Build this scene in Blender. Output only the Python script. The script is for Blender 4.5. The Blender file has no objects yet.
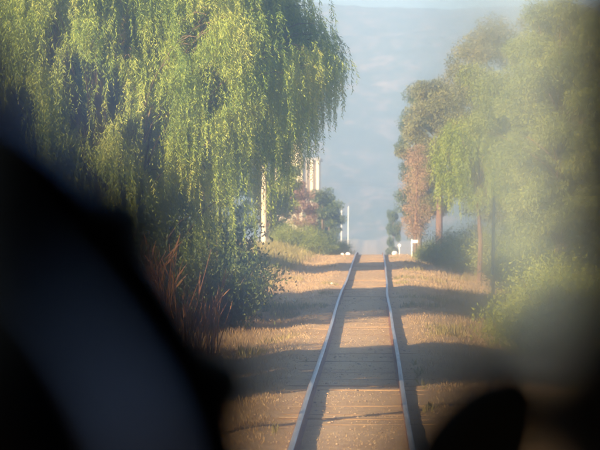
import bpy, bmesh, math, random
import numpy as np
from mathutils import Vector, noise, Matrix

# ------------------------------------------------------------------ camera, sky, sun, exposure
scene = bpy.context.scene
COL = scene.collection
EYE = Vector((0.19, 0.0, 2.40))

cam_d = bpy.data.cameras.new('camera')
cam_d.sensor_width = 36.0
cam_d.lens = 180.0
cam_d.clip_start = 0.05
cam_d.clip_end = 20000.0
cam_d.dof.use_dof = True
cam_d.dof.focus_distance = 48.0
cam_d.dof.aperture_fstop = 5.4
cam = bpy.data.objects.new('camera', cam_d)
COL.objects.link(cam)
cam.location = EYE
cam.rotation_euler = (math.radians(90.0) - math.atan(30 / 3000), 0.0, math.atan(72 / 3000))
scene.camera = cam

SUN_EL = math.radians(18.0)
SUN_TRAVEL = Vector((0.55 * math.cos(SUN_EL), 0.835 * math.cos(SUN_EL), -math.sin(SUN_EL))).normalized()

world = bpy.data.worlds.new('World')
scene.world = world
world.use_nodes = True
wn = world.node_tree
for n in list(wn.nodes):
    wn.nodes.remove(n)
w_out = wn.nodes.new('ShaderNodeOutputWorld')
w_bg = wn.nodes.new('ShaderNodeBackground')
w_sky = wn.nodes.new('ShaderNodeTexSky')
w_sky.sky_type = 'NISHITA'
w_sky.sun_disc = False
w_sky.sun_elevation = SUN_EL
w_sky.sun_rotation = math.atan2(-SUN_TRAVEL.x, -SUN_TRAVEL.y)
w_sky.altitude = 1400
w_sky.air_density = 1.5
w_sky.dust_density = 0.4
w_sky.ozone_density = 5.0
w_bg.inputs['Strength'].default_value = 0.05
wn.links.new(w_sky.outputs[0], w_bg.inputs['Color'])
wn.links.new(w_bg.outputs[0], w_out.inputs['Surface'])

sun_d = bpy.data.lights.new('sun', 'SUN')
sun_d.energy = 5.0
sun_d.angle = math.radians(0.5)
sun_d.color = (1.0, 0.77, 0.46)
sun = bpy.data.objects.new('sun', sun_d)
COL.objects.link(sun)
sun.location = (-40, -60, 60)
sun.rotation_euler = SUN_TRAVEL.to_track_quat('-Z', 'Y').to_euler()

vs = scene.view_settings
vs.view_transform = 'Standard'
vs.look = 'None'
vs.exposure = 2.84
vs.gamma = 1.0
vs.use_curve_mapping = False
scene.render.engine = 'CYCLES'
scene.cycles.use_denoising = True
scene.cycles.max_bounces = 10
scene.cycles.diffuse_bounces = 3
scene.cycles.transmission_bounces = 6
scene.cycles.transparent_max_bounces = 12
scene.cycles.volume_bounces = 2

rng = np.random.default_rng(11)
random.seed(11)

# ------------------------------------------------------------------ helpers
def tag(o, label=None, cat=None, group=None, kind=None):
    if label: o['label'] = label
    if cat: o['category'] = cat
    if group: o['group'] = group
    if kind: o['kind'] = kind
    return o

def empty(name, loc=(0, 0, 0), rz=0.0):
    o = bpy.data.objects.new(name, None)
    COL.objects.link(o)
    o.empty_display_size = 0.2
    o.location = loc
    o.rotation_euler = (0, 0, rz)
    return o

def link_mesh(name, me, mat=None, parent=None, smooth=False):
    if mat is not None and len(me.materials) == 0:
        me.materials.append(mat)
    if smooth:
        me.polygons.foreach_set('use_smooth', [True] * len(me.polygons))
    o = bpy.data.objects.new(name, me)
    COL.objects.link(o)
    o.parent = parent
    return o

def np_mesh(name, V, F):
    V = np.asarray(V, dtype=np.float32); F = np.asarray(F, dtype=np.int32)
    k = F.shape[1]
    me = bpy.data.meshes.new(name)
    me.vertices.add(len(V)); me.vertices.foreach_set('co', V.ravel())
    me.loops.add(F.size); me.loops.foreach_set('vertex_index', F.ravel())
    me.polygons.add(len(F))
    me.polygons.foreach_set('loop_start', np.arange(0, F.size, k, dtype=np.int32))
    me.update(calc_edges=True)
    me.validate()
    return me

def copy_tree(o, parent=None):
    c = o.copy(); COL.objects.link(c); c.parent = parent
    for ch in list(o.children):
        copy_tree(ch, c)
    return c

def bm_mesh(name, bm):
    me = bpy.data.meshes.new(name)
    bm.normal_update(); bm.to_mesh(me); bm.free()
    return me

def bm_box(bm, lo, hi, bevel=0.0):
    r = bmesh.ops.create_cube(bm, size=1.0)
    vs_ = r['verts']
    for v in vs_:
        v.co = Vector([lo[i] + (v.co[i] + 0.5) * (hi[i] - lo[i]) for i in range(3)])
    if bevel > 0:
        es = list({e for v in vs_ for e in v.link_edges})
        bmesh.ops.bevel(bm, geom=es, offset=bevel, segments=2, affect='EDGES', profile=0.5)

def tube_arrays(paths, sides=6):
    """paths: list of (points, radii) -> one vertex and one quad array"""
    V, F, base = [], [], 0
    for pts, rad in paths:
        pts = [Vector(p) for p in pts]
        n = len(pts)
        up = Vector((0.31, 0.87, 0.11)).normalized()
        for i, p in enumerate(pts):
            t = (pts[min(i + 1, n - 1)] - pts[max(i - 1, 0)])
            t = t.normalized() if t.length > 1e-9 else Vector((0, 0, 1))
            a = t.cross(up)
            if a.length < 1e-3: a = t.cross(Vector((1, 0, 0)))
            a.normalize(); b = t.cross(a)
            for s in range(sides):
                th = 2 * math.pi * s / sides
                q = p + (a * math.cos(th) + b * math.sin(th)) * rad[i]
                V.append((q.x, q.y, q.z))
        for i in range(n - 1):
            for s in range(sides):
                s2 = (s + 1) % sides
                F.append((base + i * sides + s, base + i * sides + s2, base + (i + 1) * sides + s2, base + (i + 1) * sides + s))
        # close the end with quads
        base += n * sides
    return np.array(V), np.array(F)

def leaf_arrays(P, D, L, W):
    """diamond leaves: base points P, directions D, lengths L, widths W"""
    n = len(P)
    D = D / (np.linalg.norm(D, axis=1, keepdims=True) + 1e-9)
    R = rng.normal(size=(n, 3))
    S = np.cross(D, R); S /= (np.linalg.norm(S, axis=1, keepdims=True) + 1e-9)
    N = np.cross(D, S)
    mid = P + D * (L * 0.45)[:, None] + N * (L * 0.06)[:, None]
    V = np.empty((n, 4, 3))
    V[:, 0] = P
    V[:, 1] = mid + S * (W * 0.5)[:, None]
    V[:, 2] = P + D * L[:, None]
    V[:, 3] = mid - S * (W * 0.5)[:, None]
    F = np.arange(n * 4).reshape(n, 4)
    return V.reshape(-1, 3), F

def ss(a, b, x):
    t = min(1.0, max(0.0, (x - a) / (b - a)))
    return t * t * (3 - 2 * t)

# ------------------------------------------------------------------ materials
def mat_new(name):
    m = bpy.data.materials.new(name)
    m.use_nodes = True
    nt = m.node_tree
    for n in list(nt.nodes): nt.nodes.remove(n)
    out = nt.nodes.new('ShaderNodeOutputMaterial')
    return m, nt, out

def ramp(nt, stops):
    r = nt.nodes.new('ShaderNodeValToRGB')
    while len(r.color_ramp.elements) < len(stops): r.color_ramp.elements.new(0.5)
    for e, (p, c) in zip(r.color_ramp.elements, stops):
        e.position = p; e.color = (*c, 1)
    return r

def mat_noise(name, stops, scale=5.0, rough=0.9, bump=0.0, detail=6.0, stretch=(1, 1, 1), metallic=0.0, bscale=None, spec=0.3):
    m, nt, out = mat_new(name)
    b = nt.nodes.new('ShaderNodeBsdfPrincipled')
    tc = nt.nodes.new('ShaderNodeTexCoord'); mp = nt.nodes.new('ShaderNodeMapping')
    mp.inputs['Scale'].default_value = stretch
    nz = nt.nodes.new('ShaderNodeTexNoise')
    nz.inputs['Scale'].default_value = scale; nz.inputs['Detail'].default_value = detail
    r = ramp(nt, stops)
    nt.links.new(tc.outputs['Object'], mp.inputs['Vector']); nt.links.new(mp.outputs[0], nz.inputs['Vector'])
    nt.links.new(nz.outputs['Fac'], r.inputs['Fac']); nt.links.new(r.outputs[0], b.inputs['Base Color'])
    b.inputs['Roughness'].default_value = rough; b.inputs['Metallic'].default_value = metallic
    b.inputs['Specular IOR Level'].default_value = spec
    if bump > 0:
        bp = nt.nodes.new('ShaderNodeBump'); bp.inputs['Strength'].default_value = bump
        bp.inputs['Distance'].default_value = 0.05
        src = nz
        if bscale:
            src = nt.nodes.new('ShaderNodeTexNoise'); src.inputs['Scale'].default_value = bscale; src.inputs['Detail'].default_value = 5
            nt.links.new(mp.outputs[0], src.inputs['Vector'])
        nt.links.new(src.outputs['Fac'], bp.inputs['Height']); nt.links.new(bp.outputs[0], b.inputs['Normal'])
    nt.links.new(b.outputs[0], out.inputs['Surface'])
    return m

def mat_leaf(name, cols, trans=0.35, clump=0.9):
    """leaf colour varies leaf by leaf and clump by clump"""
    m, nt, out = mat_new(name)
    g = nt.nodes.new('ShaderNodeNewGeometry')
    tc = nt.nodes.new('ShaderNodeTexCoord'); nz = nt.nodes.new('ShaderNodeTexNoise')
    nz.inputs['Scale'].default_value = clump; nz.inputs['Detail'].default_value = 3
    nt.links.new(tc.outputs['Object'], nz.inputs['Vector'])
    mx = nt.nodes.new('ShaderNodeMath'); mx.operation = 'MULTIPLY_ADD'
    mx.inputs[1].default_value = 0.5; nt.links.new(g.outputs['Random Per Island'], mx.inputs[0])
    ms = nt.nodes.new('ShaderNodeMath'); ms.operation = 'MULTIPLY_ADD'; ms.inputs[1].default_value = 1.6; ms.inputs[2].default_value = -0.55
    nt.links.new(nz.outputs['Fac'], ms.inputs[0]); nt.links.new(ms.outputs[0], mx.inputs[2])
    r = ramp(nt, cols)
    nt.links.new(mx.outputs[0], r.inputs['Fac'])
    d = nt.nodes.new('ShaderNodeBsdfPrincipled'); d.inputs['Roughness'].default_value = 0.55
    d.inputs['Specular IOR Level'].default_value = 0.3
    t = nt.nodes.new('ShaderNodeBsdfTranslucent')
    nt.links.new(r.outputs[0], d.inputs['Base Color']); nt.links.new(r.outputs[0], t.inputs['Color'])
    mixn = nt.nodes.new('ShaderNodeMixShader'); mixn.inputs[0].default_value = trans
    nt.links.new(d.outputs[0], mixn.inputs[1]); nt.links.new(t.outputs[0], mixn.inputs[2])
    nt.links.new(mixn.outputs[0], out.inputs['Surface'])
    return m

def mat_plain(name, col, rough=0.5, metallic=0.0, spec=0.5, coat=0.0):
    m, nt, out = mat_new(name)
    b = nt.nodes.new('ShaderNodeBsdfPrincipled')
    nz = nt.nodes.new('ShaderNodeTexNoise'); nz.inputs['Scale'].default_value = 14; nz.inputs['Detail'].default_value = 5
    tc = nt.nodes.new('ShaderNodeTexCoord'); nt.links.new(tc.outputs['Object'], nz.inputs['Vector'])
    r = ramp(nt, [(0.3, tuple(c * 0.8 for c in col)), (0.7, tuple(min(1, c * 1.12) for c in col))])
    nt.links.new(nz.outputs['Fac'], r.inputs['Fac']); nt.links.new(r.outputs[0], b.inputs['Base Color'])
    b.inputs['Roughness'].default_value = rough; b.inputs['Metallic'].default_value = metallic
    b.inputs['Specular IOR Level'].default_value = spec
    b.inputs['Coat Weight'].default_value = coat
    nt.links.new(b.outputs[0], out.inputs['Surface'])
    return m

def mat_volume(name, col, density, aniso):
    m, nt, out = mat_new(name)
    v = nt.nodes.new('ShaderNodeVolumePrincipled')
    v.inputs['Color'].default_value = (*col, 1)
    v.inputs['Density'].default_value = density
    v.inputs['Anisotropy'].default_value = aniso
    nt.links.new(v.outputs[0], out.inputs['Volume'])
    return m

def mat_ground():
    m, nt, out = mat_new('dry_earth_and_grass')
    b = nt.nodes.new('ShaderNodeBsdfPrincipled'); b.inputs['Roughness'].default_value = 0.95
    b.inputs['Specular IOR Level'].default_value = 0.1
    tc = nt.nodes.new('ShaderNodeTexCoord')
    def nz(scale, det=6):
        n = nt.nodes.new('ShaderNodeTexNoise'); n.inputs['Scale'].default_value = scale; n.inputs['Detail'].default_value = det
        nt.links.new(tc.outputs['Object'], n.inputs['Vector']); return n
    n1, n2, n3 = nz(0.55), nz(7.0, 8), nz(30.0, 8)
    r1 = ramp(nt, [(0.3, (0.37, 0.225, 0.11)), (0.55, (0.47, 0.305, 0.155)), (0.75, (0.53, 0.375, 0.20))])
    r2 = ramp(nt, [(0.3, (0.28, 0.165, 0.085)), (0.5, (0.46, 0.30, 0.155)), (0.7, (0.57, 0.42, 0.235))])
    mx = nt.nodes.new('ShaderNodeMixRGB'); mx.inputs[0].default_value = 0.55
    nt.links.new(n1.outputs['Fac'], r1.inputs['Fac']); nt.links.new(n2.outputs['Fac'], r2.inputs['Fac'])
    nt.links.new(r1.outputs[0], mx.inputs[1]); nt.links.new(r2.outputs[0], mx.inputs[2])
    # some green-yellow growth away from the track
    n4 = nz(0.23, 4); rg = ramp(nt, [(0.50, (0, 0, 0)), (0.66, (1, 1, 1))])
    nt.links.new(n4.outputs['Fac'], rg.inputs['Fac'])
    sx = nt.nodes.new('ShaderNodeSeparateXYZ'); nt.links.new(tc.outputs['Object'], sx.inputs[0])
    ab = nt.nodes.new('ShaderNodeMath'); ab.operation = 'ABSOLUTE'; nt.links.new(sx.outputs['X'], ab.inputs[0])
    mr = nt.nodes.new('ShaderNodeMapRange'); mr.inputs[1].default_value = 1.6; mr.inputs[2].default_value = 4.0; mr.inputs[4].default_value = 0.7
    nt.links.new(ab.outputs[0], mr.inputs[0])
    mm = nt.nodes.new('ShaderNodeMath'); mm.operation = 'MULTIPLY'
    nt.links.new(mr.outputs[0], mm.inputs[0]); nt.links.new(rg.outputs[0], mm.inputs[1])
    mg = nt.nodes.new('ShaderNodeMixRGB'); mg.inputs[2].default_value = (0.17, 0.16, 0.055, 1)
    nt.links.new(mm.outputs[0], mg.inputs[0]); nt.links.new(mx.outputs[0], mg.inputs[1])
    nt.links.new(mg.outputs[0], b.inputs['Base Color'])
    bp = nt.nodes.new('ShaderNodeBump'); bp.inputs['Strength'].default_value = 0.4; bp.inputs['Distance'].default_value = 0.05
    ad = nt.nodes.new('ShaderNodeMath'); ad.operation = 'ADD'
    nt.links.new(n2.outputs['Fac'], ad.inputs[0]); nt.links.new(n3.outputs['Fac'], ad.inputs[1])
    nt.links.new(ad.outputs[0], bp.inputs['Height']); nt.links.new(bp.outputs[0], b.inputs['Normal'])
    nt.links.new(b.outputs[0], out.inputs['Surface'])
    return m

def mat_hill():
    m, nt, out = mat_new('bushy_hillside')
    b = nt.nodes.new('ShaderNodeBsdfPrincipled'); b.inputs['Roughness'].default_value = 1.0
    b.inputs['Specular IOR Level'].default_value = 0.05
    tc = nt.nodes.new('ShaderNodeTexCoord'); mp = nt.nodes.new('ShaderNodeMapping')
    mp.inputs['Scale'].default_value = (1.0, 0.35, 1.4)
    nt.links.new(tc.outputs['Object'], mp.inputs['Vector'])
    n1 = nt.nodes.new('ShaderNodeTexNoise'); n1.inputs['Scale'].default_value = 0.11; n1.inputs['Detail'].default_value = 10; n1.inputs['Roughness'].default_value = 0.72
    nt.links.new(mp.outputs[0], n1.inputs['Vector'])
    r = ramp(nt, [(0.38, (0.03, 0.04, 0.025)), (0.50, (0.07, 0.07, 0.035)), (0.57, (0.21, 0.13, 0.095)), (0.68, (0.40, 0.25, 0.17))])
    nt.links.new(n1.outputs['Fac'], r.inputs['Fac']); nt.links.new(r.outputs[0], b.inputs['Base Color'])
    nt.links.new(b.outputs[0], out.inputs['Surface'])
    return m

M = {}
M['ground'] = mat_ground()
M['hill'] = mat_hill()
M['willow'] = mat_leaf('willow_leaf', [(0.0, (0.08, 0.14, 0.025)), (0.35, (0.22, 0.30, 0.05)), (0.7, (0.39, 0.445, 0.085)), (1.0, (0.52, 0.50, 0.14))], 0.42, 0.8)
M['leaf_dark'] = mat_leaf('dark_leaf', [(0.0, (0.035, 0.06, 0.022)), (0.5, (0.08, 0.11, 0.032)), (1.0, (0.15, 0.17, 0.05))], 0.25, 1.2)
M['leaf_olive'] = mat_leaf('olive_leaf', [(0.0, (0.12, 0.15, 0.03)), (0.5, (0.23, 0.265, 0.05)), (1.0, (0.34, 0.345, 0.08))], 0.3, 1.1)
M['leaf_grey'] = mat_leaf('grey_green_leaf', [(0.0, (0.10, 0.115, 0.05)), (0.5, (0.19, 0.19, 0.07)), (1.0, (0.30, 0.25, 0.10))], 0.25, 1.1)
M['leaf_bright'] = mat_leaf('bright_green_leaf', [(0.0, (0.13, 0.19, 0.025)), (0.5, (0.27, 0.33, 0.045)), (1.0, (0.42, 0.44, 0.08))], 0.4, 1.5)
M['leaf_yellow'] = mat_leaf('yellow_green_leaf', [(0.0, (0.15, 0.19, 0.02)), (0.5, (0.28, 0.31, 0.035)), (1.0, (0.42, 0.40, 0.06))], 0.35, 1.5)
M['leaf_rust'] = mat_leaf('rust_dry_leaf', [(0.0, (0.22, 0.14, 0.07)), (0.5, (0.38, 0.24, 0.13)), (1.0, (0.46, 0.33, 0.19))], 0.3, 1.5)
M['leaf_pink'] = mat_leaf('reddish_leaf', [(0.0, (0.17, 0.09, 0.06)), (0.5, (0.28, 0.16, 0.11)), (1.0, (0.36, 0.25, 0.15))], 0.3, 1.8)
M['reed'] = mat_leaf('dry_reed', [(0.0, (0.15, 0.065, 0.03)), (0.5, (0.28, 0.13, 0.055)), (1.0, (0.40, 0.22, 0.09))], 0.2, 2.0)
M['grass'] = mat_leaf('dry_grass_blade', [(0.0, (0.30, 0.185, 0.09)), (0.5, (0.48, 0.32, 0.165)), (1.0, (0.55, 0.40, 0.215))], 0.3, 0.6)
M['grass_green'] = mat_leaf('greenish_grass_blade', [(0.0, (0.14, 0.13, 0.035)), (0.5, (0.26, 0.22, 0.07)), (1.0, (0.42, 0.33, 0.13))], 0.3, 0.6)
M['bark'] = mat_noise('grey_brown_bark', [(0.3, (0.07, 0.045, 0.03)), (0.7, (0.20, 0.14, 0.09))], 9, 0.95, 0.5, stretch=(1, 1, 0.2))
M['bark_red'] = mat_noise('reddish_bark', [(0.3, (0.11, 0.06, 0.04)), (0.7, (0.22, 0.13, 0.09))], 9, 0.95, 0.5, stretch=(1, 1, 0.2))
M['pole_pale'] = mat_noise('pale_weathered_pole', [(0.3, (0.55, 0.42, 0.28)), (0.7, (0.78, 0.66, 0.48))], 5, 0.8, 0.2, stretch=(1, 1, 0.15))
M['post_dark'] = mat_noise('dark_grey_post', [(0.3, (0.10, 0.10, 0.10)), (0.7, (0.18, 0.18, 0.17))], 6, 0.7, 0.1, stretch=(1, 1, 0.2))
M['rail_side'] = mat_noise('rusty_rail', [(0.3, (0.10, 0.042, 0.022)), (0.6, (0.22, 0.10, 0.05)), (0.8, (0.30, 0.17, 0.09))], 18, 0.85, 0.2)
M['rail_top'] = mat_noise('worn_steel', [(0.3, (0.26, 0.25, 0.24)), (0.7, (0.50, 0.49, 0.48))], 4, 0.48, 0.0, metallic=0.7, stretch=(6, 0.3, 1), spec=0.5)
M['sleeper'] = mat_noise('weathered_timber', [(0.22, (0.22, 0.13, 0.065)), (0.5, (0.42, 0.27, 0.135)), (0.8, (0.50, 0.34, 0.18))], 6, 0.95, 0.5, stretch=(0.3, 3, 1))
M['white'] = mat_plain('white_paint', (0.80, 0.79, 0.75), 0.6)
M['cream'] = mat_noise('cream_wall', [(0.3, (0.62, 0.50, 0.32)), (0.7, (0.74, 0.62, 0.42))], 0.6, 0.9, 0.1)
M['cream_dark'] = mat_noise('grey_panel', [(0.3, (0.46, 0.38, 0.27)), (0.7, (0.54, 0.45, 0.33))], 0.8, 0.9, 0.1)
M['pilaster'] = mat_noise('pale_pilaster', [(0.3, (0.64, 0.54, 0.39)), (0.7, (0.74, 0.64, 0.48))], 0.8, 0.85)
M['roof_grey'] = mat_noise('grey_roof', [(0.3, (0.22, 0.21, 0.2)), (0.7, (0.32, 0.30, 0.28))], 1.5, 0.8)
M['window_glass'] = mat_plain('dark_window_glass', (0.05, 0.06, 0.07), 0.15)
M['stone'] = mat_noise('pale_stone', [(0.3, (0.45, 0.40, 0.33)), (0.7, (0.66, 0.60, 0.52))], 12, 0.9, 0.3)
M['stone_dull'] = mat_noise('dusty_stone', [(0.3, (0.22, 0.15, 0.09)), (0.7, (0.44, 0.31, 0.19))], 3, 0.95, 0.2)
M['wire'] = mat_plain('dull_wire', (0.10, 0.10, 0.10), 0.5, 0.6)
M['cab_wall'] = mat_plain('dark_brown_cab_paint', (0.014, 0.012, 0.010), 0.75, spec=0.2)
M['pillar'] = mat_plain('brown_pillar_paint', (0.038, 0.032, 0.025), 0.7, spec=0.2)
M['cab_black'] = mat_plain('black_enamel_sky_tint', (0.004, 0.006, 0.010), 0.10, spec=1.0)
for n_ in M['cab_black'].node_tree.nodes:
    if n_.type == 'BSDF_PRINCIPLED': n_.inputs['Specular Tint'].default_value = (0.26, 0.42, 1.0, 1); n_.inputs['IOR'].default_value = 1.8  # blue of the reflected sky put into the enamel's specular tint
M['rubber'] = mat_plain('black_rubber', (0.012, 0.012, 0.012), 0.7)
M['dial'] = mat_plain('dark_dial_face', (0.010, 0.011, 0.014), 0.6)
M['steel'] = mat_plain('dull_steel', (0.05, 0.05, 0.05), 0.5, 0.6)

# ------------------------------------------------------------------ terrain
CREST = 123.0
def track_x(y):
    return 0.10 * ss(60, 128, y) + 0.009 * math.sin(y * 0.15 + 0.6)

def crest_z(y):
    if y <= CREST: return 0.0
    t = y - CREST
    if t < 12: return -0.0015 * t * t
    z = -0.216 - 0.036 * (t - 12)
    if y > 380:
        z0 = -0.216 - 0.036 * (380 - CREST - 12)
        z = z0 - 2.0 * ss(380, 520, y)
    return z

def rail_z(y):
    # worn joints: small dips along the rail
    return crest_z(y) + 0.010 * math.sin(y * 0.21 + 1.1) + 0.008 * math.sin(y * 0.47)

def ground_z(x, y):
    tx = x - track_x(y)
    a = abs(tx)
    z = crest_z(y) - 0.085 - 0.025 * ss(1.1, 0.85, a)
    if tx > 1.0: z -= 0.36 * ss(1.0, 3.4, tx)
    if tx < -0.9: z -= 0.10 * ss(0.9, 1.8, a); 
    if tx < -2.0: z += 0.36 * ss(2.0, 4.2, a) * ss(80, 118, y) + 0.10 * ss(2.0, 4.0, a)
    amp = 0.012 + 0.07 * ss(0.75, 2.2, a)
    z += amp * (noise.noise(Vector((x * 0.9, y * 0.55, 3.1))) + 0.5 * noise.noise(Vector((x * 2.3, y * 1.7, 8.1))))
    if a > 20: z += 0.6 * ss(20, 120, a) * noise.noise(Vector((x * 0.02, y * 0.02, 1.0)))
    return z

def axis_points(segs):
    out = []
    for a, b, n in segs:
        out += list(np.linspace(a, b, n, endpoint=False))
    out.append(segs[-1][1])
    return out

def grid_mesh(name, xs, ys, fz):
    nx, ny = len(xs), len(ys)
    V = np.array([(x, y, fz(x, y)) for y in ys for x in xs])
    i = np.arange(nx - 1)[None, :] + nx * np.arange(ny - 1)[:, None]
    F = np.stack([i, i + 1, i + 1 + nx, i + nx], axis=-1).reshape(-1, 4)
    return np_mesh(name, V, F)

xs = axis_points([(-900, -60, 14), (-60, -9, 18), (-9, 9, 90), (9, 60, 18), (60, 900, 14)])
ys = axis_points([(-400, -10, 14), (-10, 22, 12), (22, 135, 300), (135, 260, 60), (260, 900, 40)])
ground = link_mesh('ground', grid_mesh('ground', xs, ys, ground_z), M['ground'], smooth=True)
ground['kind'] = 'structure'

def hill_z(x, y):
    base = -24.0
    t = ss(640, 1640, y)
    ridge = 106.5 + 7.0 * noise.noise(Vector((x * 0.004, 0.3, 2.0))) + 2.6 * noise.noise(Vector((x * 0.02, 1.3, 5.0))) - 0.006 * (x + 20)
    prof = 0.45 * t + 0.55 * t ** 2.2
    z = base + (ridge - base) * prof
    n = noise.fractal(Vector((x * 0.0045, y * 0.0035, 4.0)), 1.0, 2.1, 5)
    gully = abs(noise.noise(Vector((x * 0.011 + 0.4 * n, y * 0.003, 9.0))))
    z += (9.0 * n - 13.0 * (0.35 - gully) * (1 if gully < 0.35 else 0)) * ss(680, 900, y) * (1.0 - 0.85 * ss(1440, 1640, y))
    z += 1.1 * noise.noise(Vector((x * 0.12, y * 0.07, 3.0))) * ss(700, 900, y)
    z += 0.9 * noise.noise(Vector((x * 0.16, 3.0, 1.0))) * ss(1500, 1640, y)
    if y > 1660: z -= (y - 1660) * 0.10
    return z
hx = axis_points([(-900, -230, 26), (-230, 150, 160), (150, 900, 30)])
hy = axis_points([(560, 1660, 130), (1660, 2000, 10)])
hill = link_mesh('hill', grid_mesh('hill', hx, hy, hill_z), M['hill'], smooth=True)
hill['kind'] = 'structure'

# ------------------------------------------------------------------ haze: one closed box of even air
bm = bmesh.new(); bm_box(bm, (-1000, -500, -42), (1000, 2100, 130))
haze = link_mesh('haze', bm_mesh('haze', bm), mat_volume('pale_haze', (0.33, 0.465, 0.645), 0.00135, 0.0))
haze['kind'] = 'stuff'

# ------------------------------------------------------------------ railway track
track = tag(empty('railway_track', (0, 24, 0)), 'single railway track of two worn steel rails running over the crest', 'railway track')
JOINT = 9.2
_kr = random.Random(77)
KINK = {(s_, k): (_kr.uniform(-.014, .014), _kr.uniform(-.016, .010)) for s_ in (-1, 1) for k in range(-2, 22)}
def rail_at(side, y):
    u = (y + side * 1.4) / JOINT
    k = math.floor(u); t = u - k
    a, b = KINK[(side, k)], KINK[(side, k + 1)]
    return (side * 0.5675 + track_x(y) + a[0] * (1 - t) + b[0] * t, crest_z(y) + a[1] * (1 - t) + b[1] * t)
def rail_mesh(side):
    prof = [(-0.055, -0.125), (0.055, -0.125), (0.055, -0.113), (0.010, -0.10), (0.010, -0.040), (0.031, -0.030), (0.031, -0.006), (0.024, 0.0),
            (-0.024, 0.0), (-0.031, -0.006), (-0.031, -0.030), (-0.010, -0.040), (-0.010, -0.10), (-0.055, -0.113)]
    yy = list(np.arange(-6, 150, 0.8))
    V, F, mi = [], [], []
    k = len(prof)
    for y in yy:
        gx, gz = rail_at(side, y)
        for px, pz in prof: V.append((gx + px, y - 24, gz + pz))
    for i in range(len(yy) - 1):
        for s in range(k):
            s2 = (s + 1) % k
            F.append((i * k + s, i * k + s2, (i + 1) * k + s2, (i + 1) * k + s)); mi.append(1 if s in (6, 7) else 0)
    me = np_mesh('rail', V, F)
    me.materials.append(M['rail_side']); me.materials.append(M['rail_top'])
    me.polygons.foreach_set('material_index', mi)
    return me
for s in (-1, 1):
    link_mesh('rail', rail_mesh(s), None, track)
bm = bmesh.new(); bm_box(bm, (-.021, -.24, -.092), (.021, .24, -.042), .004)
for bx_ in (-.17, -.06, .06, .17):
    bm_box(bm, (-.034, bx_ - .014, -.080), (.034, bx_ + .014, -.054), .003)
plate = bm_mesh('fishplate', bm); plate.materials.append(M['rail_side'])
for s in (-1, 1):
    for k in range(3, 14):
        yj = k * JOINT - s * 1.4
        xj, zj = rail_at(s, yj)
        link_mesh('fishplate', plate, None, track).location = (xj, yj - 24, zj)
sl = []
for v in range(4):
    bm = bmesh.new(); bm_box(bm, (-0.98, -0.115, -0.16), (0.98, 0.115, 0.0), 0.012)
    r = random.Random(v)
    for vv in bm.verts:
        vv.co += Vector((r.uniform(-.03, .03), r.uniform(-.015, .015), r.uniform(-.008, .008)))
    me = bm_mesh('sleeper', bm); me.materials.append(M['sleeper']); sl.append(me)
y = 20.0
i = 0
while y < 127:
    o = link_mesh('sleeper', sl[i % 4], None, track)
    o.location = (track_x(y) + random.uniform(-.03, .03), y - 24, crest_z(y) - 0.112 + random.uniform(-.014, .010))
    o.rotation_euler = (random.uniform(-.02, .02), random.uniform(-.008, .008), random.uniform(-.025, .025))
    y += 0.72 + random.uniform(-.05, .05); i += 1

# ------------------------------------------------------------------ grass (stuff)
def grass_obj(name, n, sampler, hlo, hhi, wid, mat, label):
    P = np.empty((n, 3)); H = np.empty(n)
    k = 0
    while k < n:
        x, y, hs = sampler()
        a = abs(x - track_x(y))
        if abs(a - 0.5675) < 0.06: continue
        P[k] = (x, y, ground_z(x, y) - 0.01)
        H[k] = hs * random.uniform(hlo, hhi); k += 1
    D = np.stack([rng.normal(0, .45, n), rng.normal(0, .45, n), np.ones(n)], axis=1)
    V, F = leaf_arrays(P, D, H, np.full(n, wid) * rng.uniform(.6, 1.4, n))
    o = link_mesh(name, np_mesh(name, V, F), mat)
    tag(o, label, 'grass', kind='stuff')
    return o
def samp_near():
    y = 24 + 104 * random.random() ** 1.6
    while True:
        x = random.uniform(-5.5, 4.5)
        d = noise.noise(Vector((x * 0.8, y * 0.5, 20.0))) + 0.5 * noise.noise(Vector((x * 2.5, y * 1.6, 2.0)))
        if d > random.uniform(-0.7, 0.5): break
    a = abs(x - track_x(y))
    return x, y, (0.22 if a < 0.9 else 0.45 + 0.75 * ss(0.9, 2.6, a))
grass_obj('dry_grass', 150000, samp_near, 0.05, 0.15, 0.010, M['grass'], 'short dry tan grass growing over the track bed and verges')
def samp_left():
    while True:
        y = random.uniform(84, 126); x = random.uniform(-7.5, -2.0)
        if x < -1.9 - 1.2 * random.random() - 0.6 * ss(126, 90, y): return x, y, 1.0
grass_obj('tall_grass', 16000, samp_left, 0.12, 0.42, 0.022, M['grass_green'], 'taller greenish grass on the left verge below the pale pole')

def samp_weed():
    while True:
        y = 24 + 95 * random.random() ** 1.4; x = random.uniform(-4.5, 4.0)
        a = abs(x - track_x(y))
        if a > 0.8 and noise.noise(Vector((x * 0.9, y * 0.35, 41.0))) > 0.33: return x, y, 0.5 + 0.5 * ss(0.8, 2.5, a)
grass_obj('green_weeds', 9000, samp_weed, 0.08, 0.28, 0.02, M['grass_green'], 'scattered greenish weeds in patches on the dry verges')
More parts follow.
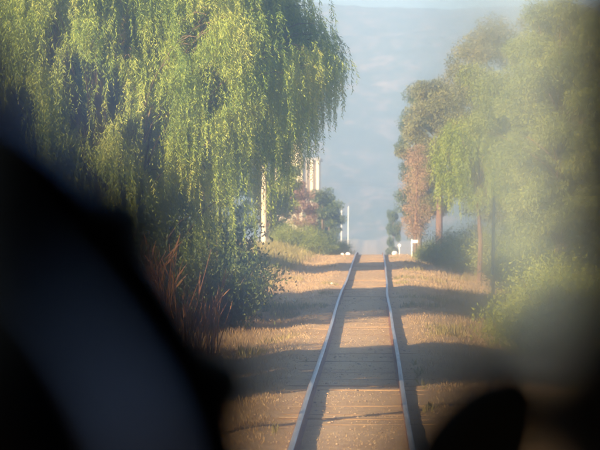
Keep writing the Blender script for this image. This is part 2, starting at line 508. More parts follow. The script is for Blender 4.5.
# pebbles lying in the dirt
octa = np.array([(1, 0, 0), (0, 1, 0), (-1, 0, 0), (0, -1, 0), (0, 0, .7), (0, 0, -.5)])
octf = np.array([(0, 1, 4), (1, 2, 4), (2, 3, 4), (3, 0, 4), (1, 0, 5), (2, 1, 5), (3, 2, 5), (0, 3, 5)])
PV, PF = [], []
for k in range(1800):
    y = 24 + 100 * random.random() ** 1.6; x = random.gauss(0, 1.1)
    if abs(abs(x - track_x(y)) - .5675) < .07: continue
    r = random.uniform(.008, .026)
    ca, sa = math.cos(k), math.sin(k)
    q = octa * np.array([r * random.uniform(.8, 1.5), r, r]) * rng.uniform(.75, 1.25, (6, 1))
    q = np.stack([q[:, 0] * ca - q[:, 1] * sa, q[:, 0] * sa + q[:, 1] * ca, q[:, 2]], 1)
    PF.append(octf + 6 * len(PV)); PV.append(q + np.array([x, y, ground_z(x, y) + r * .25]))
tag(link_mesh('pebbles', np_mesh('pebbles', np.concatenate(PV), np.concatenate(PF)), M['stone_dull']), 'small dusty pebbles scattered over the track bed', 'pebbles', kind='stuff')

# ------------------------------------------------------------------ tree builders
def limb(p0, p1, bow, n=7):
    p0, p1 = Vector(p0), Vector(p1)
    return [p0.lerp(p1, t) + Vector((0, 0, bow * math.sin(math.pi * t))) for t in np.linspace(0, 1, n)]

def build_willow(name, R=5.0, H=9.0, nspray=120, seed=3, low=None, leaf=(0.09, 0.15), lw=0.026, step=0.03, trunk_h=2.6, trunk_r=0.32, leafmat='willow', barkmat='bark', strands=15, reach=1.15, gap=-2, freq=.75, slen=(.8, 2.6), ptop=.4, hollows=()):
    rd = random.Random(seed)
    root = empty(name)
    paths = [([(0, 0, -0.2), (0.05, 0.02, trunk_h * 0.45), (-0.06, 0.05, trunk_h)], [trunk_r * 1.25, trunk_r, trunk_r * 0.85])]
    heads = []
    nl = 9
    for k in range(nl):
        a = 2 * math.pi * (k + rd.uniform(-.25, .25)) / nl
        rr = R * rd.uniform(.35, .62); zz = H * rd.uniform(.68, .9)
        p1 = (rr * math.cos(a), rr * math.sin(a), zz)
        pts = limb((0, 0, trunk_h * 0.95), p1, H * 0.06)
        paths.append((pts, list(np.linspace(trunk_r * .55, trunk_r * .16, len(pts)))))
        heads.append((a, pts))
    LP, LD, LL, LU = [], [], [], []
    twigs = []
    for k in range(nspray):
        a = rd.uniform(0, 2 * math.pi)
        f = math.sqrt(rd.uniform(0.06, 1.0))
        r1 = R * f * 0.97
        ztop = trunk_h + (H - trunk_h) * math.sqrt(max(0.02, 1 - (f * 0.97) ** 2.4))
        zl = low(r1 / R)
        zs = ztop if rd.random() < ptop else rd.uniform(min(zl + 1.0 * H / 9, ztop - .1), ztop)
        tip = Vector((r1 * math.cos(a), r1 * math.sin(a), zs))
        if noise.noise(tip * (freq * 9 / H) + Vector((seed * 1.7, 0, 0))) < gap: continue
        # spray leaves a limb further in and arches outwards
        inn = Vector((tip.x * 0.62, tip.y * 0.62, min(zs + rd.uniform(-.5, .3) * H / 9, H * 0.93)))
        arch = [inn.lerp(tip, t) + Vector((0, 0, 0.45 * H / 9 * math.sin(math.pi * min(1, t * .8)))) for t in np.linspace(0, 1, 6)]
        twigs.append((arch[:5], list(np.linspace(.026, .006, 5))))
        near = min(heads, key=lambda h: abs((h[0] - a + math.pi) % (2 * math.pi) - math.pi))
        if k % 5 == 0: twigs.append(([near[1][3 + k % 3], near[1][3 + k % 3].lerp(inn, .5) + Vector((0, 0, .12)), inn], [.035, .03, .022]))
        tang = Vector((-math.sin(a), math.cos(a), 0)); out = Vector((math.cos(a), math.sin(a), 0))
        for s in range(strands):
            t = rd.uniform(.25, 1.0)
            q = inn.lerp(tip, t) + Vector((0, 0, 0.45 * H / 9 * math.sin(math.pi * min(1, t * .8))))
            q += tang * rd.gauss(0, .24 * H / 9) + out * rd.gauss(0, .1) + Vector((0, 0, rd.gauss(0, .08)))
            rq = math.hypot(q.x, q.y) / R
            zend = max(low(rq) + rd.uniform(-.25, .55) * H / 9, q.z - rd.uniform(*slen) * H / 9)
            ln = q.z - zend
            if ln < 0.25: continue
            vel = out * rd.uniform(.1, .7) * reach + tang * rd.uniform(-.4, .4)
            n = int(ln / step)
            tt = np.arange(n) / n
            sway = .05 * np.sin(tt * 5 + rd.uniform(0, 6))
            hor = 0.32 * (1 - np.exp(-tt * 5))
            px = q.x + vel.x * hor + sway * tang.x; py = q.y + vel.y * hor + sway * tang.y
            pz = q.z - ln * tt + 0.05 * np.sin(math.pi * tt)
            LP.append(np.stack([px, py, pz], 1))
            side = rng.normal(0, .55, (n, 3)); side[:, 2] = -1.0 + rng.uniform(0, .55, n)
            side[:, 0] += out.x * .25; side[:, 1] += out.y * .25
            LD.append(side); LU.append(np.full(n, rd.random()))
            LL.append(rng.uniform(leaf[0], leaf[1], n) * (1 - 0.45 * tt ** 3))
    P, D, L = np.concatenate(LP), np.concatenate(LD), np.concatenate(LL)
    keep = np.ones(len(P), bool)
    strand_u = np.concatenate(LU)
    for hx_, hz_, hr_, hh_ in hollows:
        q_ = ((P[:, 0] - hx_ + .12 * np.sin(P[:, 2] * 4)) / hr_) ** 2 + ((P[:, 2] - hz_ + .15 * np.sin(P[:, 0] * 7)) / hh_) ** 2
        keep &= ~((q_ < 0.55 + 0.6 * rng.random(len(P))) & (P[:, 1] < -0.6) & (strand_u > 0.10))
    P, D, L = P[keep], D[keep], L[keep]
    V, F = leaf_arrays(P, D, L, lw * rng.uniform(.7, 1.3, len(P)))
    link_mesh('crown', np_mesh('crown', V, F), M[leafmat], root)
    V, F = tube_arrays(paths, 8)
    tk = link_mesh('trunk', np_mesh('trunk', V, F), M[barkmat], root, True)
    V, F = tube_arrays(twigs, 4)
    link_mesh('twig', np_mesh('twig', V, F), M[barkmat], tk, True)['kind'] = 'stuff'
    return root

def build_tree(name, H, R, z0, nclump=60, per=260, leaf=0.11, lw=0.05, seed=1, leafmat='leaf_olive', barkmat='bark', trunk_r=0.14, conic=0.0, extra=None, clump=0.42, lean=0.0):
    """trunk, limbs and a crown of leaf clumps between z0 and H"""
    rd = random.Random(seed)
    root = empty(name)
    paths = [([(0, 0, -0.3), (lean * .3, 0.02, H * .3), (lean * .7, -0.03, H * .6), (lean, 0, H * .9)], [trunk_r * 1.2, trunk_r, trunk_r * .7, trunk_r * .2])]
    LP, LD = [], []
    zc = (z0 + H) / 2; hh = (H - z0) / 2
    for k in range(nclump):
        while True:
            u = Vector((rd.uniform(-1, 1), rd.uniform(-1, 1), rd.uniform(-1, 1)))
            if 0.25 < u.length < 1.0: break
        if rd.random() < .6: u = u.normalized() * rd.uniform(.72, 1.0)
        wv = 1.0 + 0.25 * noise.noise(u * 1.6 + Vector((seed * 3.1, 0, 0)))
        sc = (1 - conic * (u.z * .5 + .5)) * wv
        c = Vector((u.x * R * sc + lean * (u.z * .5 + .5), u.y * R * sc, zc + u.z * hh * (0.92 + 0.08 * wv)))
        zs = max(z0 * .7, min(c.z - .55 * R, H * .62))
        st = Vector((lean * zs / H, 0, zs))
        if k % 4 == 0: paths.append((limb(st, c, 0.08 * R, 5), list(np.linspace(trunk_r * .22, trunk_r * .05, 5))))
        n = int(per * rd.uniform(.6, 1.4))
        rc = clump * rd.uniform(.6, 1.35)
        g = rng.normal(0, 1, (n, 3)); g /= np.linalg.norm(g, axis=1, keepdims=True)
        rr = rc * rng.uniform(.15, 1, n) ** .6
        p = g * rr[:, None]; p[:, 2] *= .7
        LP.append(p + np.array(c)); d = g * .6 + rng.normal(0, .5, (n, 3)); d[:, 2] -= .35
        LD.append(d)
    if extra: paths += extra
    P, D = np.concatenate(LP), np.concatenate(LD)
    n = len(P)
    V, F = leaf_arrays(P, D, leaf * rng.uniform(.6, 1.3, n), lw * rng.uniform(.7, 1.3, n))
    link_mesh('crown', np_mesh('crown', V, F), M[leafmat], root)
    V, F = tube_arrays(paths, 6)
    link_mesh('trunk', np_mesh('trunk', V, F), M[barkmat], root, True)
    return root

def build_shrub(name, H, R, nstem=34, per=110, leaf=0.09, lw=0.04, seed=1, leafmat='leaf_dark', clump=0.2):
    rd = random.Random(seed)
    root = empty(name)
    paths, LP, LD = [], [], []
    for k in range(nstem):
        a = rd.uniform(0, 6.283); f = math.sqrt(rd.random())
        top = H * rd.uniform(.45, 1.0) * (1 - .55 * f * f)
        e = Vector((R * f * math.cos(a), R * f * math.sin(a), top))
        pts = [Vector((e.x * .15, e.y * .15, -.1)), Vector((e.x * .5, e.y * .5, top * .55)), e]
        paths.append((pts, [.02, .014, .006]))
        for t in (0.35, 0.6, 0.85, 1.0):
            c = pts[0].lerp(pts[1], t * 2) if t < .5 else pts[1].lerp(pts[2], (t - .5) * 2)
            n = int(per * rd.uniform(.15, .4))
            g = rng.normal(0, 1, (n, 3)) * clump * rd.uniform(.5, 1)
            q = g + np.array(c); q[:, 2] = np.abs(q[:, 2])
            LP.append(q); d = rng.normal(0, .6, (n, 3)); d[:, 2] += .5; LD.append(d)
    P, D = np.concatenate(LP), np.concatenate(LD); n = len(P)
    V, F = leaf_arrays(P, D, leaf * rng.uniform(.6, 1.4, n), lw * rng.uniform(.7, 1.3, n))
    link_mesh('foliage', np_mesh('foliage', V, F), M[leafmat], root)
    V, F = tube_arrays(paths, 4)
    link_mesh('stem', np_mesh('stem', V, F), M['bark'], root, True)
    return root

def put(o, x, y, rz=0.0, s=1.0, dz=0.0, sz=None):
    o.location = (x, y, ground_z(x, y) + dz)
    o.rotation_euler = (0, 0, rz)
    o.scale = (s, s, sz if sz else s)
    return o

# ------------------------------------------------------------------ willows on the left
def low_main(f):
    return float(np.interp(f, [0, .3, .45, .6, .76, .84, .92, 1.05], [.6, .5, .6, 1.0, 2.0, 3.2, 4.6, 5.3]))
# leafless hollows in the crown's near side: (x, z, radius, height)
HOLLOWS = [(.1, 4.25, .62, 1.0), (-1.25, 3.75, .5, .8), (2.3, 4.45, .3, .6), (1.15, 3.6, .42, .75), (1.5, 2.0, .45, .6), (-.5, 5.5, .3, .7), (3.0, 2.9, .25, .6), (-.3, 2.6, .7, .9), (2.0, 5.6, .25, .5)]
willow = build_willow('willow_tree', R=5.0, H=9.2, nspray=900, seed=5, low=low_main, strands=20, lw=0.018, step=.019, leaf=(.07, .12), hollows=HOLLOWS, gap=-0.16, freq=.5, slen=(.7, 2.2), ptop=.22)
put(willow, -5.1, 58.5, 0)
tag(willow, 'large weeping willow with sunlit yellow-green strands hanging over the left verge', 'tree')

w2 = build_tree('broadleaf_tree', 8.8, 2.8, .8, 240, 330, .18, .11, seed=91, leafmat='leaf_olive', barkmat='bark', trunk_r=.2, clump=.8)
put(w2, -9.3, 30.3, 2.1)
tag(w2, 'dense tree nearest the train, left of the track, whose shadow crosses the rails', 'tree')
w3 = copy_tree(w2); put(w3, -7.9, 93.5, 4.0, 1.05)
tag(w3, 'dense tree behind the large weeping willow, further along the left verge', 'tree')
w4 = copy_tree(w2); put(w4, -8.6, 64.0, 1.0, 0.85)
tag(w4, 'dense tree close behind the large weeping willow on its left', 'tree')

# shaded shrubs and reeds at the willow's foot
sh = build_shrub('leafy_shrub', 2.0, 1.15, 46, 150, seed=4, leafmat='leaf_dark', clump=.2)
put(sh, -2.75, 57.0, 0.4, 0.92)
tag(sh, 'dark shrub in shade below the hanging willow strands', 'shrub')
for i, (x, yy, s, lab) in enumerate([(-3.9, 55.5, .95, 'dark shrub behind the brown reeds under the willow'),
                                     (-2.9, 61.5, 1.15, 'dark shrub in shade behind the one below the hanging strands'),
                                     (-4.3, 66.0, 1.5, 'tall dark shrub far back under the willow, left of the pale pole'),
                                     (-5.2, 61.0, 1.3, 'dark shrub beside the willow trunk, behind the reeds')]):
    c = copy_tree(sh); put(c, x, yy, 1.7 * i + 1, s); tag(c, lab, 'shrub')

def build_reeds(name, n, H, R, seed):
    rd = random.Random(seed)
    root = empty(name)
    P, D, L = [], [], []
    paths = []
    for k in range(n):
        a = rd.uniform(0, 6.283); f = math.sqrt(rd.random()) * R
        b = Vector((f * math.cos(a), f * math.sin(a), -.05))
        ln = H * rd.uniform(.55, 1.0)
        dr = Vector((rd.gauss(0, .26), rd.gauss(0, .2), 1)).normalized()
        e = b + dr * ln
        m_ = b.lerp(e, .55) + Vector((0, 0, .06))
        paths.append(([b, m_, e], [.013, .012, .004]))
        for q in range(3):
            t = rd.uniform(.25, .95)
            P.append(b.lerp(e, t)); D.append((dr.x + rd.gauss(0, .35), dr.y + rd.gauss(0, .35), .8)); L.append(rd.uniform(.25, .5))
    V, F = leaf_arrays(np.array([tuple(p) for p in P]), np.array(D), np.array(L), np.full(len(P), .03))
    link_mesh('leaf_blade', np_mesh('leaf_blade', V, F), M['reed'], root)['kind'] = 'stuff'
    V, F = tube_arrays(paths, 5)
    link_mesh('stalk', np_mesh('stalk', V, F), M['reed'], root)['kind'] = 'stuff'
    return root
rd1 = build_reeds('reed_clump', 34, 1.9, .45, 2)
put(rd1, -2.98, 46.5)
tag(rd1, 'dry rust-brown reeds leaning beside the black round housing', 'reeds', 'dry reeds under the willow')
rd2 = copy_tree(rd1); put(rd2, -2.55, 47.8, 2.0, .62)
tag(rd2, 'shorter dry reeds, the clump nearer the track under the willow', 'reeds', 'dry reeds under the willow')
rd3 = copy_tree(rd1); put(rd3, -3.5, 47.0, 4.0, 1.08)
tag(rd3, 'dry reeds half hidden behind the black round housing', 'reeds', 'dry reeds under the willow')

# ------------------------------------------------------------------ right-hand trees
brace = [([(-.1, -.1, 3.1), (-.6, -.5, 3.9), (.5, -.9, 4.9)], [.05, .05, .03])]
t1 = build_tree('broadleaf_tree', 7.9, 2.35, 1.5, 165, 800, .085, .04, seed=8, leafmat='leaf_olive', barkmat='bark_red', trunk_r=.13, clump=.55)
put(t1, 5.2, 80, .3)
tag(t1, 'tall olive-green tree with a slim brown trunk beside the dark cab pillar', 'tree')
t2 = build_tree('broadleaf_tree', 9.3, 2.5, 1.6, 130, 800, .10, .045, seed=21, leafmat='leaf_grey', barkmat='bark', trunk_r=.18, clump=.62)
put(t2, 5.3, 106, 1.1)
tag(t2, 'tallest rounded grey-green tree on the right, reaching the hill skyline', 'tree')
t3 = build_tree('broadleaf_tree', 8.4, 1.55, 1.9, 90, 700, .095, .045, seed=33, leafmat='leaf_grey', barkmat='bark_red', trunk_r=.15, clump=.48)
put(t3, 3.15, 132, 0)
tag(t3, 'grey-green tree with a reddish trunk behind the drooping bright tree', 'tree')
t4 = build_tree('broadleaf_tree', 9.6, 1.0, 1.4, 70, 700, .10, .045, seed=41, leafmat='leaf_dark', barkmat='bark', trunk_r=.14, clump=.5)
put(t4, 2.65, 156, 0)
tag(t4, 'slim dark green tree at the left end of the right-hand row', 'tree')
t5 = build_tree('dry_tree', 5.6, .62, .5, 46, 190, .075, .03, seed=52, leafmat='leaf_rust', barkmat='bark_red', trunk_r=.07, conic=.5, clump=.42, lean=.15)
put(t5, 1.98, 126, 0, .95, sz=.9)
tag(t5, 'narrow tree with dry rust-orange foliage above the white signpost', 'tree')
t6 = build_willow('drooping_tree', R=1.6, H=5.3, nspray=75, seed=9, low=lambda f: 1.9 + .5 * f, leaf=(.09, .14), lw=.035, step=.03, trunk_h=3.0, trunk_r=.075, leafmat='leaf_bright', barkmat='bark_red', strands=9)
put(t6, 3.65, 97, 0)
tag(t6, 'small bright green drooping tree with a thin brown trunk', 'tree')
t7 = build_tree('broadleaf_tree', 6.0, 1.7, .6, 100, 700, .085, .04, seed=61, leafmat='leaf_olive', barkmat='bark', trunk_r=.12, clump=.5)
put(t7, 6.4, 90, 2.0)
tag(t7, 'bushy olive tree filling the gap left of the dark cab pillar', 'tree')
t8 = copy_tree(t7); put(t8, 6.9, 118, .7, 1.15)
tag(t8, 'bushy olive tree far back behind the drooping bright green tree', 'tree')
t9 = copy_tree(t2); put(t9, 7.4, 94, 2.5, .98)
tag(t9, 'broad grey-green tree whose crown runs behind the dark cab pillar', 'tree')

bs = build_shrub('leafy_shrub', 1.35, .85, 60, 330, .055, .028, seed=14, leafmat='leaf_yellow', clump=.2)
put(bs, 3.3, 52.5, 0, 1.25)
tag(bs, 'yellow-green bush low on the right, nearest the dark knob', 'shrub')
b2 = copy_tree(bs); put(b2, 4.1, 61, 2, 1.25)
tag(b2, 'yellow-green bush just behind the nearest bush on the right', 'shrub')
rs = build_shrub('leafy_shrub', 1.5, 1.0, 50, 300, .06, .03, seed=15, leafmat='leaf_olive', clump=.22)
put(rs, 2.95, 112, 0, 1.0)
tag(rs, 'low olive shrub beside the white signpost on the right verge', 'shrub')
for x, yy, s, lab in [(3.9, 106, 1.25, 'olive shrub at the foot of the thin brown trunk'),
                      (4.9, 99, 1.4, 'olive shrub between the thin brown trunk and the slim brown one'),
                      (4.5, 82, 1.2, 'olive shrub right of the dark grey post'),
                      (4.9, 70, 1.3, 'olive shrub at the foot of the tall tree by the cab pillar'),
                      (2.45, 119, .62, 'smallest olive shrub, just right of the white signpost')]:
    c = copy_tree(rs); put(c, x, yy, x * 3, s); tag(c, lab, 'shrub')

# ------------------------------------------------------------------ trees over the crest, left of the rails
p1 = build_tree('broadleaf_tree', 3.9, .78, .4, 44, 420, .08, .04, seed=71, leafmat='leaf_pink', barkmat='bark_red', trunk_r=.07, clump=.3)
put(p1, -3.55, 152)
tag(p1, 'pinkish-brown bushy tree beyond the crest, left of the rails', 'tree')
p2 = build_tree('broadleaf_tree', 5.0, .85, .3, 50, 240, .14, .065, seed=72, leafmat='leaf_dark', barkmat='bark', trunk_r=.08, clump=.34)
put(p2, -2.75, 178)
tag(p2, 'dark green tree beyond the crest beside the pinkish one', 'tree')
p3 = copy_tree(p2); put(p3, -2.55, 190, 1.6, .97)
tag(p3, 'green tree beyond the crest next to the two white poles', 'tree')
p4 = copy_tree(p1); put(p4, -4.5, 146, 2.2, .85)
tag(p4, 'smaller pinkish bush beyond the crest, half behind the pale pole', 'tree')
p5 = copy_tree(p2); put(p5, 1.75, 220, .4, .98)
p5.scale = (.55, .55, 1.05)
tag(p5, 'slim hazy tree beyond the crest, right of the rails', 'tree')
p6 = copy_tree(rs); put(p6, -1.35, 150, .4, .7); tag(p6, 'low shrub over the crest, just left of the rails', 'shrub')
p7 = copy_tree(rs); put(p7, -3.6, 136, 1.4, .8); tag(p7, 'low shrub on the crest in front of the dark green tree', 'shrub')
p11 = copy_tree(rs); put(p11, -2.75, 141, 2.4, .95); tag(p11, 'low shrub on the crest in front of the pinkish tree', 'shrub')
p8 = copy_tree(p2); put(p8, -7.5, 165, 3.0, 1.2)
tag(p8, 'dark green tree beyond the crest, seen behind the willow strands', 'tree')
p9 = build_tree('broadleaf_tree', 7.6, 1.25, .5, 80, 260, .14, .065, seed=81, leafmat='leaf_olive', barkmat='bark', trunk_r=.12, clump=.42)
put(p9, -4.5, 142)
tag(p9, 'tall olive tree on the crest, between the pale pole and the cream building', 'tree')
p10 = copy_tree(p9); put(p10, -7.6, 138, 2.0, 1.05)
tag(p10, 'tall olive tree on the crest, left of the pale pole behind the willow', 'tree')

# ------------------------------------------------------------------ poles, posts, signs
def build_pole(name, H, r, mat, arms=0):
    root = empty(name)
    V, F = tube_arrays([([(0, 0, -.3), (0, 0, H * .5), (0.02, 0, H)], [r * 1.15, r, r * .85])], 10)
    link_mesh('shaft', np_mesh('shaft', V, F), mat, root, True)
    bm = bmesh.new(); bmesh.ops.create_cone(bm, cap_ends=True, segments=10, radius1=r * .9, radius2=r * .3, depth=.06)
    bmesh.ops.translate(bm, verts=bm.verts, vec=(0.02, 0, H + .03))
    link_mesh('cap', bm_mesh('cap', bm), mat, root)
    for k in range(arms):
        bm = bmesh.new(); bm_box(bm, (-.7, -r * .85 - .07, H - .35 - .45 * k), (.75, -r * .85 + .005, H - .25 - .45 * k), .008)
        arm = link_mesh('crossarm', bm_mesh('crossarm', bm), M['bark'], root)
        for xx in (-.6, -.3, .35, .65):
            bm = bmesh.new()
            bmesh.ops.create_cone(bm, cap_ends=True, segments=8, radius1=.035, radius2=.02, depth=.14)
            bmesh.ops.translate(bm, verts=bm.verts, vec=(xx, -r * .85 - .03, H - .18 - .45 * k))
            link_mesh('insulator', bm_mesh('insulator', bm), M['white'], arm)
    return root
po = build_pole('telegraph_pole', 6.6, .095, M['pole_pale'], 1)
put(po, -4.15, 120.5)
tag(po, 'pale sunlit telegraph pole partly hidden by the willow strands', 'pole', 'telegraph poles on the left')
po2 = copy_tree(po); put(po2, -5.2, 26.0)
tag(po2, 'telegraph pole nearest the train whose thin shadow crosses the track', 'pole', 'telegraph poles on the left')

wp = build_pole('white_pole', 4.2, .027, M['white'])
put(wp, -1.9, 205, 0, 1.08)
tag(wp, 'thin white pole beyond the crest, the left one of two', 'pole', 'white poles beyond the crest')
wp2 = copy_tree(wp); put(wp2, -1.5, 212, 0, 1.12)
tag(wp2, 'thin white pole beyond the crest, the right one of two, nearer the rails', 'pole', 'white poles beyond the crest')

dp = build_pole('fence_post', 2.75, .042, M['post_dark'])
put(dp, 3.05, 71, 0)
tag(dp, 'dark grey slim post standing at the end of the shadow band', 'post')

sg = empty('signpost', (0, 0, 0))
bm = bmesh.new(); bm_box(bm, (-.024, -.024, -.3), (.024, .024, .60), .004)
link_mesh('post', bm_mesh('post', bm), M['white'], sg)
bm = bmesh.new(); bm_box(bm, (.0225, -.014, .45), (.25, .014, .57), .003)
link_mesh('sign_board', bm_mesh('sign_board', bm), M['white'], sg)
put(sg, 1.83, 124.0, dz=.12)
tag(sg, 'small white signpost with a white board pointing right on the crest', 'sign')

mk = empty('marker_post', (0, 0, 0))
bm = bmesh.new(); bm_box(bm, (-.014, -.014, -.2), (.014, .014, .30), .003)
link_mesh('post', bm_mesh('post', bm), M['white'], mk)
bm = bmesh.new(); bmesh.ops.create_cone(bm, cap_ends=True, segments=18, radius1=.065, radius2=.065, depth=.024)
bmesh.ops.rotate(bm, verts=bm.verts, matrix=Matrix.Rotation(math.pi / 2, 3, 'X'))
bmesh.ops.translate(bm, verts=bm.verts, vec=(0, 0, .355))
link_mesh('disc', bm_mesh('disc', bm), M['white'], mk)
put(mk, 1.33, 125.0, dz=.05)
tag(mk, 'tiny white round marker on a stick left of the signpost', 'marker')

def stone_mesh(seed, mat, s):
    bm = bmesh.new(); bmesh.ops.create_icosphere(bm, subdivisions=2, radius=1)
    for v in bm.verts:
        v.co *= 1 + .35 * noise.noise(v.co * 1.3 + Vector((seed * 5.0, 0, 0)))
        v.co = Vector((v.co.x * s, v.co.y * s * .8, v.co.z * s * .7))
    me = bm_mesh('stone', bm); me.materials.append(mat); return me
def stone(x, yy, s, seed, mat, label, cat='stone'):
    o = link_mesh('stone', stone_mesh(seed, mat, s), None, None, True)
    put(o, x, yy, seed); o.location.z += s * .3
    tag(o, label, cat, 'pale stones by the track')
stone(1.15, 126.0, .15, 1, M['white'], 'whitewashed stone on the crest right of the rails, below the round marker')
stone(-1.05, 126.3, .085, 2, M['white'], 'whitewashed stone on the crest left of the rails, the left one')
stone(-.82, 126.6, .11, 3, M['white'], 'whitewashed stone on the crest left of the rails, close to the rail')
stone(-1.70, 73.5, .05, 4, M['stone'], 'small pale stone on the lit ground left of the rails')
stone(-.93, 84, .06, 5, M['stone'], 'pale stone against the left rail beyond the middle shadow')

# ------------------------------------------------------------------ building behind the willow
bd = empty('grain_store', (0, 0, 0))
def bpart(name, lo, hi, mat, parent=bd, bev=.03):
    bm = bmesh.new(); bm_box(bm, lo, hi, bev)
    return link_mesh(name, bm_mesh(name, bm), mat, parent)
bpart('wall', (-5.2, 0, -1), (-1.75, 16, 15.2), M['cream'])
bpart('wall', (-1.72, 1.2, -1), (0.0, 16, 13.2), M['cream_dark'])
bpart('parapet', (-5.5, -.3, 15.2), (-1.6, 16.3, 15.7), M['pilaster'])
bpart('roof', (-1.6, .5, 13.2), (.2, 16.2, 13.5), M['roof_grey'])
for k, x in enumerate((-1.45, -.78, -.12)):
    bpart('pilaster', (x - .15, .6, -1), (x + .15, 1.19, 13.17), M['pilaster'])
for k, x in enumerate((-4.2,)):
    for zz in (9.0, 12.0):
        w_ = bpart('window', (x - .55, -.06, zz), (x + .55, -.002, zz + 1.4), M['pilaster'], bd, .01)
        bpart('pane', (x - .45, -.09, zz + .1), (x + .45, -.062, zz + 1.3), M['window_glass'], w_, .005)
put(bd, -5.7, 330)
tag(bd, 'pale cream building with upright pilasters seen behind the willow', 'building')

# overhead wire far behind the crest
wr = empty('power_line', (0, 0, 0))
for px_ in (-62, 74):
    V, F = tube_arrays([([(px_, 600, -24), (px_, 600, 6.6)], [.16, .11])], 8)
    link_mesh('pole', np_mesh('pole', V, F), M['bark'], wr)
for zz in (4.3, 4.9):
    pts = [(px_, 600, zz + 1.6 * ((px_ - 6) / 68) ** 2) for px_ in np.linspace(-62, 74, 25)]
    V, F = tube_arrays([(pts, [.035] * 25)], 5)
    link_mesh('cable', np_mesh('cable', V, F), M['wire'], wr)
tag(wr, 'faint overhead power line crossing the hazy valley beyond the crest', 'power line')

# ------------------------------------------------------------------ locomotive cab round the camera
cab = empty('locomotive_cab', (0, 0, 0))
def cpart(name, lo, hi, mat, bev=.004, parent=cab):
    bm = bmesh.new(); bm_box(bm, lo, hi, bev)
    return link_mesh(name, bm_mesh(name, bm), mat, parent)
CW = M['cab_wall']
cpart('floor', (-.95, -1.4, .80), (1.25, 1.12, .88), CW)
cpart('roof', (-1.05, -1.5, 3.402), (1.35, 1.25, 3.46), CW)
for lo_, hi_ in (((-.95, -1.35, .882), (-.93, 1.0, 2.96)), ((-.95, -1.35, 3.30), (-.93, 1.0, 3.398)),
                 ((-.95, -1.35, 2.962), (-.93, -.797, 3.298)), ((-.95, -.735, 2.962), (-.93, 1.0, 3.298))):
    cpart('side_wall', lo_, hi_, CW)   # leaves an added slot near the roof, so sun reaches the dust film
cpart('side_wall', (1.19, -1.35, .882), (1.25, 1.0, 3.398), CW)
WX0, WX1, WZ0, WZ1 = -.30, .2595, 2.18, 2.84
cpart('front_wall', (-.95, 1.002, .882), (1.25, 1.06, WZ0 - .002), CW)
cpart('front_wall', (-.95, 1.002, WZ1 + .002), (1.25, 1.06, 3.398), CW)
cpart('front_wall', (-.95, 1.002, WZ0), (WX0, 1.06, WZ1), CW)
pil = cpart('window_pillar', (WX1, 1.002, WZ0), (1.25, 1.06, WZ1), M['pillar'], .012)
pil['label'] = 'dark brown window pillar, out of focus, along the right edge'
for lo_, hi_ in (((-.95, .882), (-.02, 3.398)), ((-.018, .882), (1.25, 1.95)), ((.56, 1.952), (1.25, 3.398)), ((-.018, 2.46), (.558, 3.398))):
    cpart('back_wall', (lo_[0], -1.40, lo_[1]), (hi_[0], -1.352, hi_[1]), CW)   # leaves an unseen rear opening, sized for the sheen on the rim
cpart('desk', (-.928, .45, 2.02), (1.188, 1.0, 2.08), CW)
# windscreen as scattering slabs: blue veil, dust film towards the pillar, added blur
def film(name, lo, hi, col, dens, g=0.2):
    bm = bmesh.new(); bm_box(bm, lo, hi)
    return link_mesh(name, bm_mesh(name, bm), mat_volume(name + '_air', col, dens, g), cab)
film('pane', (WX0 + .001, 1.020, WZ0 + .001), (WX1 - .001, 1.024, WZ1 - .001), (0.08, 0.42, 1.0), 60.0)  # blue veil put into the pane's volume colour to cool the shadows
film('dust_film', (.214, 1.026, 2.338), (WX1 - .001, 1.030, WZ1 - .001), (1.0, 0.92, 0.66), 72.0)
film('blur_film', (WX0 + .001, 1.038, WZ0 + .001), (WX1 - .001, 1.042, WZ1 - .001), (1.0, 1.0, 1.0), 78.0, 0.999)  # added over the whole glass to soften the view and make it bloom
film('blur_film', (.215, 1.032, WZ0 + .001), (WX1 - .001, 1.036, WZ1 - .001), (1.0, 1.0, 0.98), 190.0, 0.999)
tag(cab, 'dark locomotive cab with its dusty windscreen pane around the view', 'locomotive cab')

# round black gauge housing, lower left
gx, gy, gz = .0030, .80, 2.292
ga = empty('gauge_housing', (gx, gy, 2.08))
def lathe(prof, seg=64):
    V, F = [], []
    k = len(prof)
    for s in range(seg):
        th = 2 * math.pi * s / seg
        for r, yv in prof: V.append((r * math.cos(th), yv, r * math.sin(th)))
    for s in range(seg):
        s2 = (s + 1) % seg
        for j in range(k - 1):
            F.append((s * k + j, s * k + j + 1, s2 * k + j + 1, s2 * k + j))
    return np.array(V), np.array(F)
R_, a_ = .1325, .036
prof = [(R_ + a_ * math.cos(t), a_ * .9 * math.sin(t)) for t in np.linspace(0, 2 * math.pi, 25)]
V, F = lathe(prof); V[:, 2] += gz - 2.08
rim = link_mesh('rim', np_mesh('rim', V, F), M['cab_black'], ga, True)
rim['label'] = 'glossy rounded black rim with a bluish sheen'
V, F = lathe([(.0001, .006), (.05, .006), (.1325, .008)]); V[:, 2] += gz - 2.08
link_mesh('dial_face', np_mesh('dial_face', V, F), M['dial'], ga)
V, F = lathe([(.135, .002), (.155, .02), (.155, .07), (.135, .082), (.0001, .082)]); V[:, 2] += gz - 2.08
link_mesh('housing', np_mesh('housing', V, F), M['cab_black'], ga, True)
V, F = tube_arrays([([(0, .04, 0), (0, .04, gz - 2.08 - .140)], [.03, .024])], 16)
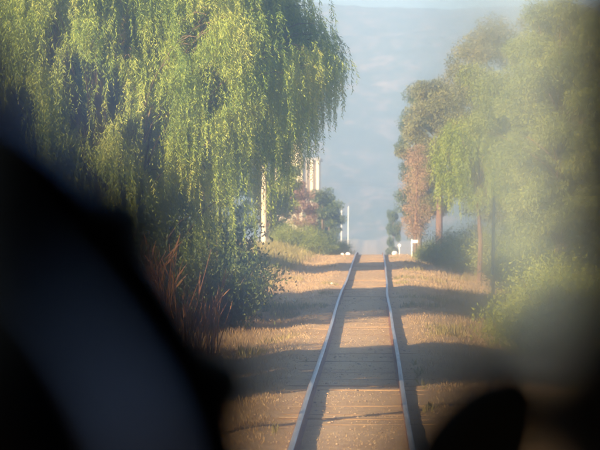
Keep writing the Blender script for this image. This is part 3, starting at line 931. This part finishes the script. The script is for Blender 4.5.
link_mesh('pedestal', np_mesh('pedestal', V, F), M['cab_black'], ga, True)
bm = bmesh.new(); bm_box(bm, (-.004, -.002, gz - 2.08 - .01), (.004, .004, gz - 2.08 + .04), .001)
link_mesh('needle', bm_mesh('needle', bm), M['steel'], ga)
for ang, rr_, rl in ((64, .164, .020), (57, .162, .012), (41, .154, .022), (22, .154, .022)):
    bm = bmesh.new(); bmesh.ops.create_uvsphere(bm, u_segments=20, v_segments=12, radius=rl)
    bmesh.ops.scale(bm, verts=bm.verts, vec=(1.0, 1.4, .85))
    bmesh.ops.translate(bm, verts=bm.verts, vec=(rr_ * math.cos(math.radians(ang)), .01, gz - 2.08 + rr_ * math.sin(math.radians(ang))))
    link_mesh('clamp_lug', bm_mesh('clamp_lug', bm), M['rubber'], ga, True)
tag(ga, 'large round black gauge housing, out of focus, in the lower left corner', 'gauge')

# black knob on a lever, lower right
kx, ky, kz = .2120, .66, 2.3435
lv = empty('control_lever', (kx, ky, 2.08))
bm = bmesh.new(); bmesh.ops.create_uvsphere(bm, u_segments=32, v_segments=20, radius=1)
for v in bm.verts:
    v.co = Vector((v.co.x * .0240, v.co.y * .0220, v.co.z * .0330))
bmesh.ops.rotate(bm, verts=bm.verts, matrix=Matrix.Rotation(math.radians(38), 3, 'Y'))
bmesh.ops.translate(bm, verts=bm.verts, vec=(0, 0, kz - 2.08))
link_mesh('knob', bm_mesh('knob', bm), M['rubber'], lv, True)
V, F = tube_arrays([([(-.05, 0, 0), (-.02, 0, .14), (-.004, 0, kz - 2.08 - .014)], [.008, .006, .0055])], 12)
link_mesh('rod', np_mesh('rod', V, F), M['steel'], lv, True)
bm = bmesh.new(); bmesh.ops.create_cone(bm, cap_ends=True, segments=20, radius1=.03, radius2=.016, depth=.03)
bmesh.ops.translate(bm, verts=bm.verts, vec=(-.05, 0, .0155))
link_mesh('boot', bm_mesh('boot', bm), M['rubber'], lv)
tag(lv, 'black knob of a control lever, out of focus, at the lower right', 'lever')
